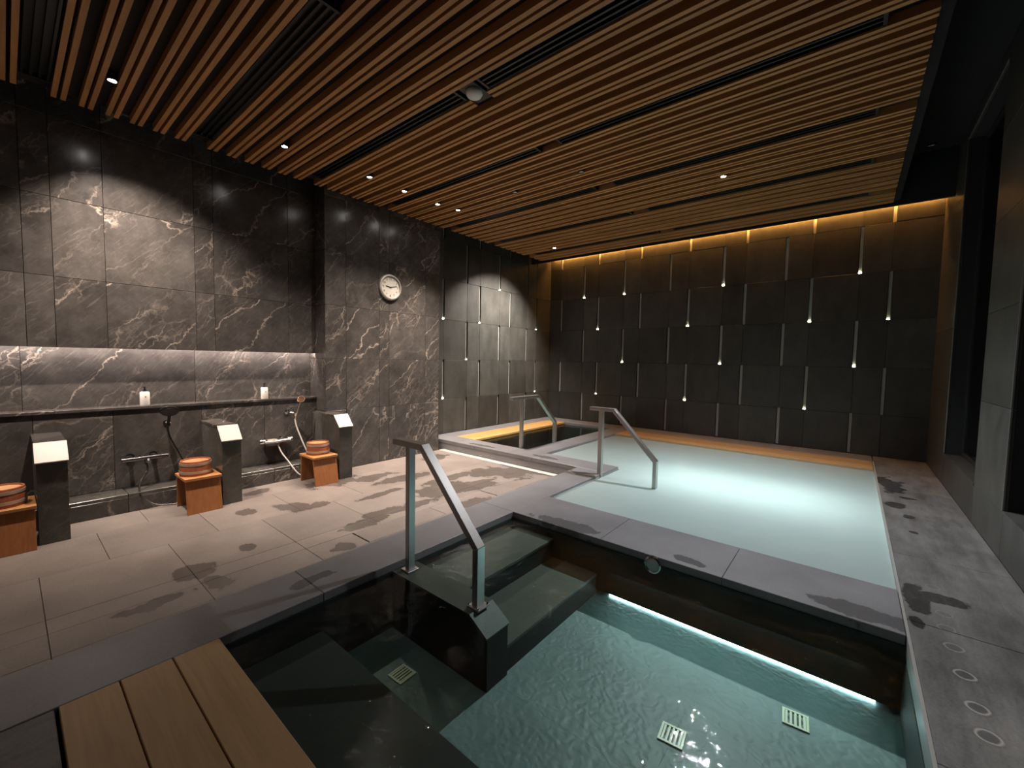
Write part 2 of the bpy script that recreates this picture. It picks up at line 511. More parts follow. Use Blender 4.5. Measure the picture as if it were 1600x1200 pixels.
# upper alcove wall, standing proud of the lower one, its lower edge over the lit niche
wu = struct(box('wall_left_upper', (XT - .03, XU - .03), (YB, 2.9), (1.62, ZTOP), 'backing'), 'marble wall panel above the lit shower niche')
panels(wu, None, [-2.2, -1.45, -.62, .145, .335, .705, 1.475, 1.665, 2.53, 2.9], [1.54, 2.235, 3.0, 3.76, ZTOP], XU, .03)
box('niche_lip', (XU - .036, XU - .0305), (YB, 2.9), (1.542, 1.62), 'slab', wu)
box('niche_soffit', (XT, XU - .032), (YB, 2.9), (1.605, 1.62), 'slab', wu)
box('light_strip', (XU - .07, XU - .045), (YB + .1, 2.88), (1.590, 1.600), 'niche', wu)
# lower alcove wall
panels(wl, None, [-2.2, -1.3, .10, 1.49, 2.9], [.90, 1.615], XT + .005, .03)
box('wall_core', (XT - .03, XL - .03), (YB, 2.9), (-.2, .88), 'backing', wl)
panels(wl, None, [-2.2, -1.2, -.45, .155, .72, 1.505, 2.2, 2.9], [.025, .88], XL, .03)
# wall that steps forward with the clock
wm = struct(box('wall_left_middle', (XT - .03, XM - .03), (2.93, 4.985), (-.3, ZTOP), 'backing'), 'projecting marble wall that carries the clock')
panels(wm, None, [2.9, 3.215, 3.77, 3.95, 4.685, 4.99], [FZ, .715, 1.47, 2.235, 3.0, 3.76, ZTOP], XM, .03)
for c, d in zip([FZ, .715, 1.47, 2.235, 3.0, 3.76], [.715, 1.47, 2.235, 3.0, 3.76, ZTOP]):
    box('marble_panel', (XT + .005, XM - .002), (2.9, 2.93), (c + .002, d - .002), 'marble', wm, .002)
    box('marble_panel', (XT + .005, XM - .002), (4.985, 5.005), (c + .002, d - .002), 'marble', wm, .002)

# slate tiles with slots ------------------------------------------------------
ZR = [0.0, .695, 1.48, 2.27, 3.06, 3.84, ZTOP]
SW = .056
def slot_wall(parent, lo, hi, startA, startB, step, lit, far):
    for i in range(6):
        z0, z1 = ZR[i] + .002, ZR[i + 1] - .002
        sA = startA if i % 2 == 0 else startB
        sB = startB if i % 2 == 0 else startA
        slots = [sA + step * k for k in range(-1, 9) if lo + .02 < sA + step * k < hi - .02]
        cuts = [sB + step * k for k in range(-1, 9) if lo + .1 < sB + step * k < hi - .1]
        edges = sorted([(s, 's') for s in slots] + [(c, 'c') for c in cuts] + [(lo, 'e'), (hi, 'e')])
        for (a, ka), (b, kb) in zip(edges, edges[1:]):
            a2 = a + (SW / 2 if ka == 's' else .0015)
            b2 = b - (SW / 2 if kb == 's' else .0015)
            if b2 - a2 < .01: continue
            dz = random.uniform(0, .003)
            if far: box('slate_tile', (a2, b2), (YF + dz, YF + .05), (z0, z1), 'tile', parent, .002)
            else: box('slate_tile', (XT - .03, XT + .02 - dz), (a2, b2), (z0, z1), 'tile', parent, .002)
        for k, s in enumerate(slots):
            zb = max(z0, .012)
            if far: st = box('slot_strip', (s - .021, s + .021), (YF + .034, YF + .05), (zb, z1), 'strip', parent)
            else: st = box('slot_strip', (XT - .03, XT - .012), (s - .021, s + .021), (zb, z1), 'strip', parent)
            key = (i, k)
            if key in lit:
                h = .02 * lit[key] + .006
                if far: box('slot_lamp', (s - .02, s + .02), (YF + .012, YF + .030), (zb + .002, zb + h), 'led', st)
                else: box('slot_lamp', (XT - .010, XT + .006), (s - .02, s + .02), (zb + .002, zb + h), 'led', st)
slot_wall(wf, XT + .02, XR + .25, -5.27, -5.93, 1.055,
          {(4, 0): 1, (4, 1): 1, (4, 3): 1, (4, 5): 1, (3, 1): 1, (3, 3): 1, (3, 5): 1, (3, 6): .15, (2, 1): .9, (2, 3): .9, (2, 5): 1.0,
           (1, 1): .15, (1, 3): .9, (1, 5): .15}, True)
slot_wall(wl, 5.01, YF, 6.14, 5.5, 1.027,
          {(3, 0): 1, (3, 1): 1, (4, 2): 1, (3, 3): .4, (2, 1): .5, (1, 0): 1, (1, 3): .5}, False)

# ledges, copings, deck -------------------------------------------------------
fl = struct(box('floor', (-6.3, -2.95), (YB, 5.12), (-.6, FZ - .03), 'backing'), 'grey granite tiled shower floor, wet in patches')
T = .75
def tiles(x0, x1, ys):
    for a, b in zip(ys, ys[1:]):
        dz = random.uniform(0, .0015)
        box('floor_tile', (x0 + .0015, x1 - .0015), (a + .0015, b - .0015), (FZ - .03, FZ - dz), 'floor', fl, .0015)
ya = [.11 + T * k for k in range(-4, 7)]
HATCH = [(2.04, 2.97), (3.79, 4.73)]
tiles(-3.30, -2.95, ya + [5.0])
hy = [-2.6, -1.39, -.64, .11, .86, 1.61, 2.04, 2.97, 3.79, 4.73, 5.0]
for a, b in zip(hy, hy[1:]):
    if (a, b) in HATCH: continue
    tiles(-3.60, -3.30, [a, b])
tiles(-3.80, -3.60, ya + [5.0])
tiles(-4.57, -3.80, ya + [5.0])
tiles(-5.33, -4.57, [-2.6, -1.77, -1.02, -.27, .49, 1.24, 1.99, 2.74, 3.49, 4.24, 5.0])
tiles(-5.80, -5.33, [-2.6, -1.4, -.65, .11, .86, 1.61, 2.36, 2.9])
tiles(-5.80, -5.33, [2.9, 3.11, 3.86, 4.61, 5.0])
lit_band = box('lit_floor_strip', (-5.80, -2.96), (5.005, 5.115), (FZ - .03, FZ - .002), 'pale', fl)  # pale stone stands in for a band of lamplight on the floor
for (a, b), lab in zip(HATCH, ('pale rectangular floor hatch beside the near handrail', 'pale rectangular floor hatch by the far raised pool kerb')):
    t = thing('floor_hatch', (-3.45, (a + b) / 2, FZ - .03), lab, 'floor hatch', 'access covers in the shower floor')
    box('cover', (-3.592, -3.308), (a + .008, b - .008), (FZ - .03, FZ + .002), 'floor', t, .002)
    for x in ((-3.6, -3.594), (-3.306, -3.3)):
        box('rim', x, (a, b), (FZ - .03, FZ + .0015), 'grout', t)

led = struct(box('shower_ledge', (XL, -5.816), (YB, 2.9), (FZ - .05, -.011), 'backing'), 'low marble ledge along the foot of the shower wall')
ly = [-2.6, -1.6, -.85, -.1, .78, 1.4, 2.2, 2.9]
for a, b in zip(ly, ly[1:]):
    box('ledge_slab', (XL + .001, -5.80), (a + .002, b - .002), (-.01, .024), 'slab', led, .003)
    box('ledge_slab', (-5.815, -5.80), (a + .002, b - .002), (FZ, -.012), 'marble', led, .002)

cop = struct(box('pool_kerb', (-2.95, PX0 - .03), (YB, 5.52), (-.9, -.06), 'poolwall'), 'grey stone kerb around the three pools')
def slabs(x, y, n, axis, z=(-.06, 0), mat='coping', parent=None, name='coping_slab'):
    a, b = (x if axis == 'x' else y)
    for k in range(n):
        p, q = a + (b - a) * k / n, a + (b - a) * (k + 1) / n
        dz = random.uniform(0, .0012)
        if axis == 'x': box(name, (p + .0012, q - .0012), y, (z[0], z[1] - dz), mat, parent or cop, .003)
        else: box(name, x, (p + .0012, q - .0012), (z[0], z[1] - dz), mat, parent or cop, .003)
for a, b in ((YB, -1.0), (-1.0, 1.24), (1.24, 3.15), (3.15, 5.12)):
    slabs((-2.95, PX0), (a, b), 1, 'y')
slabs((XT + .02, PX0), (5.12, 5.53), 3, 'x')
box('kerb_face', (XT + .02, -2.95), (5.125, 5.5), (-.9, -.06), 'coping', cop)
box('kerb_core', (-2.95, PX0 - .01), (5.12, 5.5), (-.9, -.06), 'poolwall', cop)
box('kerb_face', (-2.95, -2.94), (YB, 5.12), (FZ - .03, -.06), 'coping', cop)
slabs((PX0, PX1 - .004), (CY0, CY1), 3, 'x')
box('kerb_core', (PX0, PX1), (CY0 + .06, CY1 - .01), (-.9, -.06), 'poolwall', cop)
slabs((-4.18, -3.79), (5.53, 8.68), 3, 'y')
box('kerb_core', (-4.17, -3.80), (5.5, 8.7), (-.9, -.06), 'poolwall', cop)
slabs((XT + .02, PX1), (8.68, YF - .001), 6, 'x')
box('kerb_core', (XT + .02, XR), (8.7, YF), (-.9, -.06), 'poolwall', cop)
slabs((XT + .02, -5.9), (5.53, 8.68), 3, 'y')
box('kerb_core', (XT + .02, -5.91), (5.5, 8.7), (-.9, -.06), 'poolwall', cop)

dk = struct(box('floor_deck', (PX1 + .02, XR + .2), (YB, YF), (-.9, -.04), 'backing'), 'worn grey stone deck along the dark windows')
slabs((PX1 + .012, XR), (-1.3, YF - .001), 9, 'y', (-.04, 0), 'deck', dk, 'deck_slab')
box('edge_trim', (PX1 - .002, PX1 + .012), (.1, 8.68), (-.12, .002), 'grout', dk)
box('kerb_face', (PX1 + .002, PX1 + .02), (YB, 8.7), (-.9, -.04), 'poolwall', dk)
fd = struct(box('floor_near', (PX0, PX1), (YB, .085), (-.9, -.06), 'poolwall'), 'dark stone deck beside the near wooden platform')
slabs((PX0 + .002, PX1), (YB, .085), 2, 'x', (-.06, -.004), 'deck', fd, 'deck_slab')

# clear pool basin ------------------------------------------------------------
pb = struct(box('pool_floor', (PX0 - .05, PX1 + .05), (.0, CY0 + .06), (-1.0, PF - .02), 'poolwall'), 'green grey floor of the clear pool')
for a, b in zip([-2.53, -1.585, -.64, .31], [-1.585, -.64, .31]):
    for c, d in zip([1.2, 1.85, 2.5], [1.85, 2.5, 3.21]):
        box('floor_tile', (a + .0003, b - .0003), (c + .0003, d - .0003), (PF - .02, PF), 'poolfloor', pb)
box('pool_side', (PX0 - .02, PX0 + .004), (.08, CY0), (-1, -.062), 'poolwall', pb)
box('pool_side', (PX0, PX1), (CY0 - .006, CY0 + .055), (PF + .042, -.062), 'poolwall', pb)
box('pool_side', (PX1 - .006, PX1 + .01), (.08, CY0), (-1, -.121), 'poolwall', pb)
box('light_strip', (-1.50, .20), (CY0 + .03, CY0 + .04), (PF + .004, PF + .014), 'poolled', pb)
seat = struct(box('pool_seat', (PX0, PX1), (.085, 1.22), (-1.0, -.26), 'poolwall'), 'dark underwater seat along the near side of the clear pool')
for a, b in zip([-2.526, -1.1, .30], [-1.1, .30]):
    box('seat_slab', (a + .002, b - .002), (.09, 1.23), (-.26, -.24), 'poolwall', seat, .003)
st = struct(box('pool_stairs', (PX0 + .004, -2.05), (1.96, CY0 - .006), (-1.0, -.155), 'poolwall'), 'underwater stone steps of the clear pool')
box('tread', (PX0 + .005, -2.045), (1.955, CY0 - .007), (-.155, -.13), 'step', st, .003)
box('riser_block', (-2.05, -1.605), (1.96, CY0 - .007), (-1.0, -.325), 'poolwall', st)
box('tread', (-2.05, -1.60), (1.955, CY0 - .008), (-.325, -.30), 'step', st, .003)
sb = struct(prism('stair_side_wall', [(PX0 + .005, -1), (PX0 + .005, -.062), (-1.73, -.062), (-1.587, -.15), (-1.587, -1)], 'y', 1.75, 1.945, 'poolwall', None, .004),
            'low submerged stone wall beside the pool steps')
prism('top_slab', [(PX0 + .006, -.066), (PX0 + .006, -.050), (-1.728, -.050), (-1.582, -.142), (-1.588, -.156), (-1.735, -.066)], 'y', 1.742, 1.953, 'step', sb)

# third pool basin, milky pool basin -------------------------------------------
p3 = struct(box('cold_pool_floor', (-5.95, -4.15), (5.45, 8.75), (-1.0, -.55), 'poolfloor'), 'floor of the small raised cold pool')
box('pool_side', (-5.92, -5.90), (5.5, 8.7), (-1, -.06), 'poolwall', p3)
box('pool_side', (-4.19, -4.172), (5.52, 8.7), (-1, -.061), 'poolwall', p3)
box('pool_side', (-5.9, -4.19), (8.68, 8.70), (-1, -.061), 'poolwall', p3)
box('pool_side', (-5.9, -4.19), (5.50, 5.525), (-1, -.061), 'poolwall', p3)
box('step', (-5.3, -4.2), (5.53, 6.0), (-.55, -.24), 'poolfloor', p3)
box('step', (-5.3, -4.2), (6.0, 6.45), (-.55, -.40), 'poolfloor', p3)
pm = struct(box('milky_pool_floor', (-3.85, PX1 + .05), (3.7, 8.8), (-1.1, -.95), 'pale'), 'floor of the milky pool')
box('pool_side', (-3.80, -3.785), (5.52, 8.7), (-1, -.061), 'poolwall', pm)
box('pool_side', (-2.53, -2.515), (3.76, 5.53), (-1, -.061), 'poolwall', pm)

# water -----------------------------------------------------------------------
wa = struct(sheet('clear_pool_water', [(PX0, .68), (PX1 - .002, .68), (PX1 - .002, CY0), (PX0, CY0)], WZ, 'water'), 'clear rippled water of the near pool')
struct(sheet('cold_pool_water', [(-5.9, 5.525), (-4.19, 5.525), (-4.19, 8.68), (-5.9, 8.68)], WZ, 'water2'), 'dark still water of the small raised pool')
struct(sheet('milky_pool_water', [(-2.515, CY1), (PX1 - .002, CY1), (PX1 - .002, 8.69), (-3.785, 8.69), (-3.785, 5.53), (-2.515, 5.53)], MZ, 'milk'), 'milky pale green water of the large pool')

# right wall with windows -------------------------------------------------------
wr = struct(box('wall_right', (XR + .03, XR + .35), (YB, YF), (-.3, .36), 'backing'), 'dark stone wall with tall black windows')
def rwall(y0, y1, z0, z1, nz=1):
    box('wall_core', (XR + .031, XR + .35), (y0, y1), (z0, z1), 'backing', wr)
    for k in range(nz):
        a, b = z0 + (z1 - z0) * k / nz, z0 + (z1 - z0) * (k + 1) / nz
        box('wall_tile', (XR, XR + .03), (y0 + .002, y1 - .002), (a + .002, b - .002), 'tile', wr, .002)
for a, b in zip([-2.6, -1.2, .3, 1.8, 3.4, 4.93, 5.95, 7.7], [-1.2, .3, 1.8, 3.4, 4.93, 5.95, 7.7, YF]):
    box('wall_tile', (XR, XR + .03), (a + .002, b - .002), (0, .36), 'tile', wr, .002)
rwall(7.72, YF, .36, ZTOP, 5)
rwall(4.95, 5.95, .36, ZTOP, 5)
rwall(5.95, 7.72, 4.35, ZTOP)
rwall(YB, 4.95, 4.35, ZTOP)
rwall(YB, 1.5, .36, 4.35, 4)
box('window_sill', (XR - .005, XR + .3), (5.95, 7.72), (.36, .385), 'tile', wr, .003)
box('window_sill', (XR - .005, XR + .3), (1.5, 4.95), (.36, .385), 'tile', wr, .003)
def window(name, y0, y1, panes):
    t = struct(link(name, None, (XR + .17, (y0 + y1) / 2, .385)), 'tall dark window in the right wall')
    for z in ((.385, .43), (4.3, 4.35)):
        box('window_frame', (XR + .15, XR + .2), (y0, y1), z, 'darkframe', t)
    n = panes
    for k in range(n + 1):
        c = y0 + (y1 - y0) * k / n
        a = min(max(c - .02, y0), y1 - .04)
        box('mullion', (XR + .15, XR + .2), (a, a + .04), (.43, 4.3), 'darkframe', t)
    for k in range(n):
        a, b = y0 + (y1 - y0) * k / n, y0 + (y1 - y0) * (k + 1) / n
        box('pane', (XR + .17, XR + .176), (a + .02, b - .02), (.43, 4.3), 'glass', t)
    box('edge_bead', (XR - .004, XR + .006), (y1 - .012, y1), (.39, 4.35), 'frame', t)
    box('edge_bead', (XR - .004, XR + .006), (y0, y1), (4.34, 4.352), 'frame', t)
window('window_1', 5.95, 7.72, 2)
window('window_2', 1.5, 4.95, 3)
struct(box('wall_outside', (1.35, 1.45), (YB, YF), (-.3, ZTOP), 'backing'))

# ------------------------------------------------------------------ slatted ceiling raft
raft = struct(box('ceiling_raft', (XM, .40), (-2.2, 8.25), (3.90, 4.0), 'ceil'), 'lowered ceiling raft of paired oak slats')
box('pelmet', (XM - .4, XR - .01), (8.25, 8.31), (3.835, ZTOP), 'ceil', raft)
groups = [(-2.29, .18, 6), (-1.10 + .30 - .0, .18, 6), (.397, .18, 6), (1.59, .188, 6), (2.80, .184, 6), (3.965, .177, 7), (5.306, .177, 6), (6.49, .177, 6), (7.68, .177, 3)]
CUT = (-2.80, -2.60)
pair_y = []
for s0, d, n in groups:
    for k in range(n):
        pc = s0 + d * k
        pair_y.append(pc)
        for off in (-.03, .03):
            yy = (pc + off - .018, pc + off + .018)
            if abs(pc - 2.80) < .01:
                box('slat', (XM + .005, CUT[0]), yy, (ZC, ZC + .07), 'slat', raft)
                box('slat', (CUT[1], .32), yy, (ZC, ZC + .07), 'slat', raft)
            else:
                box('slat', (XM + .005, .32), yy, (ZC, ZC + .07), 'slat', raft)
gapc = []
for (a, d, n), (b, _, _) in zip(groups, groups[1:]):
    gapc.append(((a + d * (n - 1)) + b) / 2)
for g_ in gapc:
    for (xa, xb) in ((-5.55, -2.84), (-2.56, .05)):
        t = box('air_slot', (xa, xb), (g_ - .085, g_ + .085), (ZC + .045, ZC + .055), 'vent', raft)
        for k in range(4):
            yy = g_ - .075 + .05 * k
            box('blade', (xa, xb), (yy - .008, yy + .008), (ZC + .015, ZC + .045), 'vent', t)
        for xx in (xa, xb):
            box('end_cap', (xx - .012, xx + .012), (g_ - .09, g_ + .09), (ZC + .01, ZC + .05), 'vent', t)
# cove light behind the pelmet, washing the far wall
cs = thing('cove_light', (-2.6, YF - .1, 4.40), 'warm amber light strip hidden above the far slate wall', 'cove light')
box('strip', (XT + .1, XR + .0), (YF - .058, YF - .032), (4.135, 4.145), 'cove', cs)
box('channel', (XT + .1, XR + .0), (YF - .08, YF - .02), (4.145, 4.16), 'vent', cs)
box('shield_lip', (XT + .1, XR + .0), (YF - .08, YF - .072), (4.095, 4.145), 'vent', cs)  # unseen lip, added to keep the strip out of water reflections

# ------------------------------------------------------------------ downlights
gaps_mid = sorted([(a + b) / 2 for a, b in zip(pair_y, pair_y[1:])])
def downlight(x, y, label, lit=True, energy=SPOT_E, size=88, aim=(0, 0, -1), col=WARM, blend=.95):
    y = min(gaps_mid, key=lambda g: abs(g - y))
    t = thing('downlight', (x, y, ZC + .06), label, 'downlight', 'small round downlights between the slats')
    lathe('housing', [(.036, .0), (.036, -.075), (.030, -.075), (.030, -.062), (0, -.062)], (x, y, ZC + .065), 'vent', t, 20)
    lathe('lens', [(.0, -.0), (.029, -.0), (.029, -.006), (0, -.006)], (x, y, ZC + .002), 'lens' if lit else 'lensdim', t, 20)
    if lit:
        l = bpy.data.lights.new('downlight_beam', 'SPOT')
        l.energy = energy; l.color = col; l.spot_size = math.radians(size); l.spot_blend = blend; l.shadow_soft_size = .028
        o = bpy.data.objects.new('downlight_beam', l)
        COL.objects.link(o)
        o.parent = t
        o.location = Vector((x, y, ZC - .028)) - t.location
        o.rotation_euler = Vector(aim).to_track_quat('-Z', 'Y').to_euler()
    return t
downlight(-5.03, .68, 'lit downlight seen edge-on above the leftmost shower stall', True, SPOT_E * 4.4, 86, (-.46, .16, -1), WARM, 1.0)
downlight(-5.02, 2.11, 'lit downlight above the second shower stall, near a black ceiling gap', True, SPOT_E * 1.4, 74, (-.12, .05, -1))
downlight(-4.96, 3.09, 'brightest lit downlight along the marble wall, left of the clock', True, SPOT_E * 1.9)
downlight(-4.98, 3.70, 'lit downlight just before the black slot above the clock', True, SPOT_E * 1.6)
downlight(-4.98, 4.18, 'lit downlight just after the black slot above the clock', True, SPOT_E * 2.4)
downlight(-4.91, 4.63, 'farthest of the three clustered lit downlights above the clock wall', True, SPOT_E * 4.6)
downlight(-4.90, 7.30, 'tilted lit spotlight over the small raised pool', True, SPOT_E * 9.5, 96, (-.50, -.12, -1), (1, .88, .78), 1.0)
downlight(-1.37, 5.68, 'glaring lit downlight over the milky pool', True, MILK_E, 112, (0, -.10, -1), (.93, .96, 1), .75)
downlight(-2.71, 4.63, 'unlit downlight in the middle of the slatted ceiling', False)
downlight(-3.76, 4.64, 'unlit downlight left of the ceiling middle', False)
downlight(-1.05, 1.75, 'lit downlight over the clear pool, above the frame', True, CLEAR_E, 130, (0, 0, -1), (.95, .98, 1), 1.0)
downlight(-5.03, -.85, 'lit downlight beyond the left edge above the shower wall', True, SPOT_E * 1.3)

def deck_light(y, label, e, lit=True, size=62):
    x = .66
    t = thing('downlight', (x, y, ZTOP - .01), label, 'downlight', 'round downlights in the black perimeter ceiling')
    lathe('housing', [(.05, 0), (.05, -.03), (.038, -.03), (.038, -.01), (0, -.01)], (x, y, ZTOP), 'vent', t, 24)
    lathe('lens', [(0, 0), (.036, 0), (.036, -.005), (0, -.005)], (x, y, ZTOP - .012), 'lens' if lit else 'lensdim', t, 20)
    if lit:
        l = bpy.data.lights.new('downlight_beam', 'SPOT')
        l.energy = e; l.color = (1, .96, .92); l.spot_size = math.radians(size); l.spot_blend = 1.0; l.shadow_soft_size = .03
        o = bpy.data.objects.new('downlight_beam', l)
        COL.objects.link(o)
        o.parent = t
        o.location = Vector((x, y, ZTOP - .045)) - t.location
        o.rotation_euler = Vector((.06, 0, -1)).to_track_quat('-Z', 'Y').to_euler()
deck_light(2.3, 'lit downlight over the near end of the stone deck, above the frame', 150, True, 26)
deck_light(4.45, 'lit downlight over the stone deck by the window pillar, above the frame', 32, True, 50)
deck_light(8.0, 'unlit downlight in the black ceiling over the far right corner', 0, False)

# white detector in its black box
t = thing('ceiling_detector', (-2.70, 2.73, ZC + .02), 'white round detector in a black box among the slats', 'detector')
box('box', (-2.79, -2.61), (2.56, 2.84), (ZC + .012, ZC + .06), 'vent', t, .004)
lathe('dome', [(.075, 0), (.075, -.014), (.062, -.036), (.03, -.05), (0, -.053)], (-2.70, 2.70, ZC + .012), 'whitep', t, 28)

# ------------------------------------------------------------------ shower stalls
YC = [.137, 1.487, 2.839]
pl = ['stone shower divider by the left frame edge', 'stone shower divider in the middle of the shower wall', 'stone shower divider against the projecting marble wall']
for y0, lab in zip(YC, pl):
    y1 = y0 + .195
    xb = XL + .002
    t = thing('shower_divider', (-5.6, (y0 + y1) / 2, FZ), lab + ', steel sloping end', 'shower divider', 'low stone dividers with sloping ends')
    if y0 < 2.8:
        prism('body', [(-5.33, FZ), (-5.33, .545), (-5.455, .675), (xb, .675), (xb, FZ)], 'y', y0 + .004, y1 - .004, 'slab', t, .002)
        prism('cap', [(-5.455, .675), (-5.462, .702), (xb, .702), (xb, .675)], 'y', y0, y1, 'marble', t, .002)
    else:
        prism('body', [(-5.33, FZ), (-5.33, .545), (-5.455, .675), (XM + .002, .675), (XM + .002, FZ)], 'y', y0 + .004, y1 - .004, 'slab', t, .002)
        prism('cap', [(-5.455, .675), (-5.462, .702), (XM + .002, .702), (XM + .002, .675)], 'y', y0, y1, 'marble', t, .002)
        prism('body', [(XM, FZ), (XM, .70), (xb, .70), (xb, FZ)], 'y', y0 + .004, 2.898, 'slab', t)
    e = prism('end_plate', [(-5.462, .703), (-5.452, .672), (-5.322, .537), (-5.312, .548), (-5.445, .69)], 'y', y0 - .004, y1 + .004, 'plate', t, .002)
    e['label'] = 'satin steel sloping end plate'

sh = thing('wall_shelf', (-6.19, .2, .88), 'long thin marble shelf running along the shower wall', 'shelf')
for a, b in zip([-2.2, -.9, .3, 1.5, 2.9], [-.9, .3, 1.5, 2.9]):
    box('shelf_slab', (XT + .006, XL + .022), (a + .001, b - .001), (.881, .912), 'marble', sh, .003)

def stool(cy, label, cx=-5.455):
    t = thing('bath_stool', (cx, cy, FZ), label, 'stool', 'wooden bathing stools')
    h = .37
    top = box('seat', (cx - .205, cx + .185), (cy - .165, cy + .165), (FZ + h - .028, FZ + h), 'stooltop', t, .003)
    zt = FZ + h - .028
    prism('leg_panel', [(cx + .225, FZ), (cx + .203, FZ), (cx + .138, zt), (cx + .160, zt)], 'y', cy - .155, cy + .155, 'stoolw', t, .002)
    prism('leg_panel', [(cx - .205, FZ), (cx - .183, FZ), (cx - .168, zt), (cx - .190, zt)], 'y', cy - .155, cy + .155, 'stoolw', t, .002)
    box('stretcher', (cx - .18, cx + .155), (cy - .012, cy + .012), (zt - .05, zt), 'stoolw', t)
    return t
stool(-.03, 'wooden bath stool cut off by the left frame edge')
stool(1.305, 'wooden bath stool left of the middle stone divider')
stool(2.625, 'wooden bath stool farthest right, beside the marble wall')

def bucket(cx, cy, label):
    z = FZ + .3705
    t = thing('wash_bucket', (cx, cy, z), label, 'bucket', 'wooden wash buckets')
    lathe('staves', [(.128, 0), (.143, 0), (.144, .012), (.136, .150), (.134, .154), (.122, .154), (.120, .140)], (cx, cy, z), 'bucketw', t, 40)
    lathe('bottom_board', [(.0, .118), (.1205, .118), (.1205, .141), (0, .141)], (cx, cy, z), 'bucketin', t, 40)
    for hz in (.038, .122):
        r = .144 - .008 * hz / .150
        lathe('hoop', [(r - .002, hz - .013), (r + .004, hz - .013), (r + .0035, hz + .013), (r - .003, hz + .013)], (cx, cy, z), 'hoop', t, 40)
bucket(-5.47, -.055, 'wooden bucket with metal hoops on the leftmost stool')
bucket(-5.475, 1.285, 'wooden bucket with metal hoops on the middle stool')
bucket(-5.50, 2.635, 'wooden bucket with metal hoops on the farthest right stool')

def bottle(cy, label):
    x = -6.17; z = .912
    t = thing('soap_bottle', (x, cy, z), label, 'soap bottle', 'white pump bottles on the shelf')
    lathe('body', [(0, 0), (.041, 0), (.043, .004), (.043, .142), (.038, .152), (.016, .155), (0, .155)], (x, cy, z), 'whitep', t, 28)
    p = lathe('pump', [(0, .155), (.020, .155), (.020, .170), (.007, .171), (.007, .200), (.014, .200), (.014, .212), (0, .212)], (x, cy, z), 'blackp', t, 20)
    box('nozzle', (x, x + .042), (cy - .006, cy + .006), (z + .202, z + .211), 'blackp', t)
    box('printed_mark', (x + .0425, x + .0445), (cy - .004, cy + .004), (z + .088, z + .104), 'ink', t)
bottle(.995, 'white pump bottle on the shelf above the black shower head')
bottle(2.23, 'white pump bottle on the shelf above the chrome mixer')

def rotx(v):
    return Vector(v).to_track_quat('Z', 'Y').to_euler()
# black-chrome station
t = thing('shower_mixer', (-5.968, 0.952, 0.345), 'dark chrome bar mixer tap left of the middle stool', 'mixer tap', 'shower mixer taps')
tube('bar', [(-5.968, 0.755, 0.349), (-5.968, 1.148, 0.349)], .023, 'darkchrome', t, 18)
for yy in (.843, 1.037):
    tube('inlet', [(XL+.005, yy, 0.359), (-5.968, yy, 0.352)], .018, 'darkchrome', t, 14)
    lathe('flange', [(0, 0), (.036, 0), (.036, .018), (.02, .024), (0, .024)], (XL+.005, yy, 0.359), 'darkchrome', t, 22, (0, math.pi / 2, 0))
tube('outlet', [(-5.963, 0.956, 0.335), (-5.938, 0.956, 0.291)], .017, 'darkchrome', t, 14)
tube('knob', [(-5.958, 0.971, 0.335), (-5.913, 0.974, 0.311)], .02, 'darkchrome', t, 14)
t = thing('hand_shower', (-5.948, 1.155, 0.704), 'black round hand shower with curving dark hose', 'hand shower', 'hand showers')
hd = Vector((-5.838, 1.146, 0.864)); hb = Vector((-5.988, 1.157, 0.684))
nrm = Vector((.62, -.12, -.62)).normalized()
head = lathe('head', [(0, .016), (.045, .014), (.082, .004), (.084, -.006), (.078, -.012), (0, -.012)], hd, 'blackp', t, 32, rotx(-nrm))
lathe('face_plate', [(0, 0), (.07, 0), (.07, .004), (0, .004)], hd + nrm * .014, 'blackp', t, 32, rotx(nrm))
tube('handle', [hb, hb.lerp(hd, .45) + Vector((.01, 0, -.005)), hd - nrm * .008], .015, 'blackp', t, 14)
tube('hose', [(-5.938, .956, .291), (-5.915, .955, .22), (-5.865, .885, .10), (-5.80, .875, -.005), (-5.765, .93, -.085), (-5.74, 1.0, -.135), (-5.735, 1.10, -.155), (-5.74, 1.22, -.158), (-5.77, 1.34, -.14), (-5.80, 1.37, -.02), (-5.90, 1.33, .12), (-5.95, 1.25, .34), (-5.985, 1.17, .56), hb], .0085, 'darkchrome', t, 10)
t = thing('shower_bracket', (XL+.005, 1.160, 0.704), 'black wall bracket under the black hand shower', 'bracket', 'shower brackets')
lathe('wall_plate', [(0, 0), (.026, 0), (.026, .01), (0, .012)], (XL+.005, 1.160, 0.709), 'blackp', t, 22, (0, math.pi / 2, 0))
tube('arm', [(XL + .01, 1.160, 0.709), (-6.008, 1.158, 0.704)], .012, 'blackp', t, 12)
lathe('cradle', [(.016, -.02), (.024, -.02), (.026, .022), (.018, .022)], (-5.981, 1.157, 0.704), 'blackp', t, 20, (0, .55, 0))

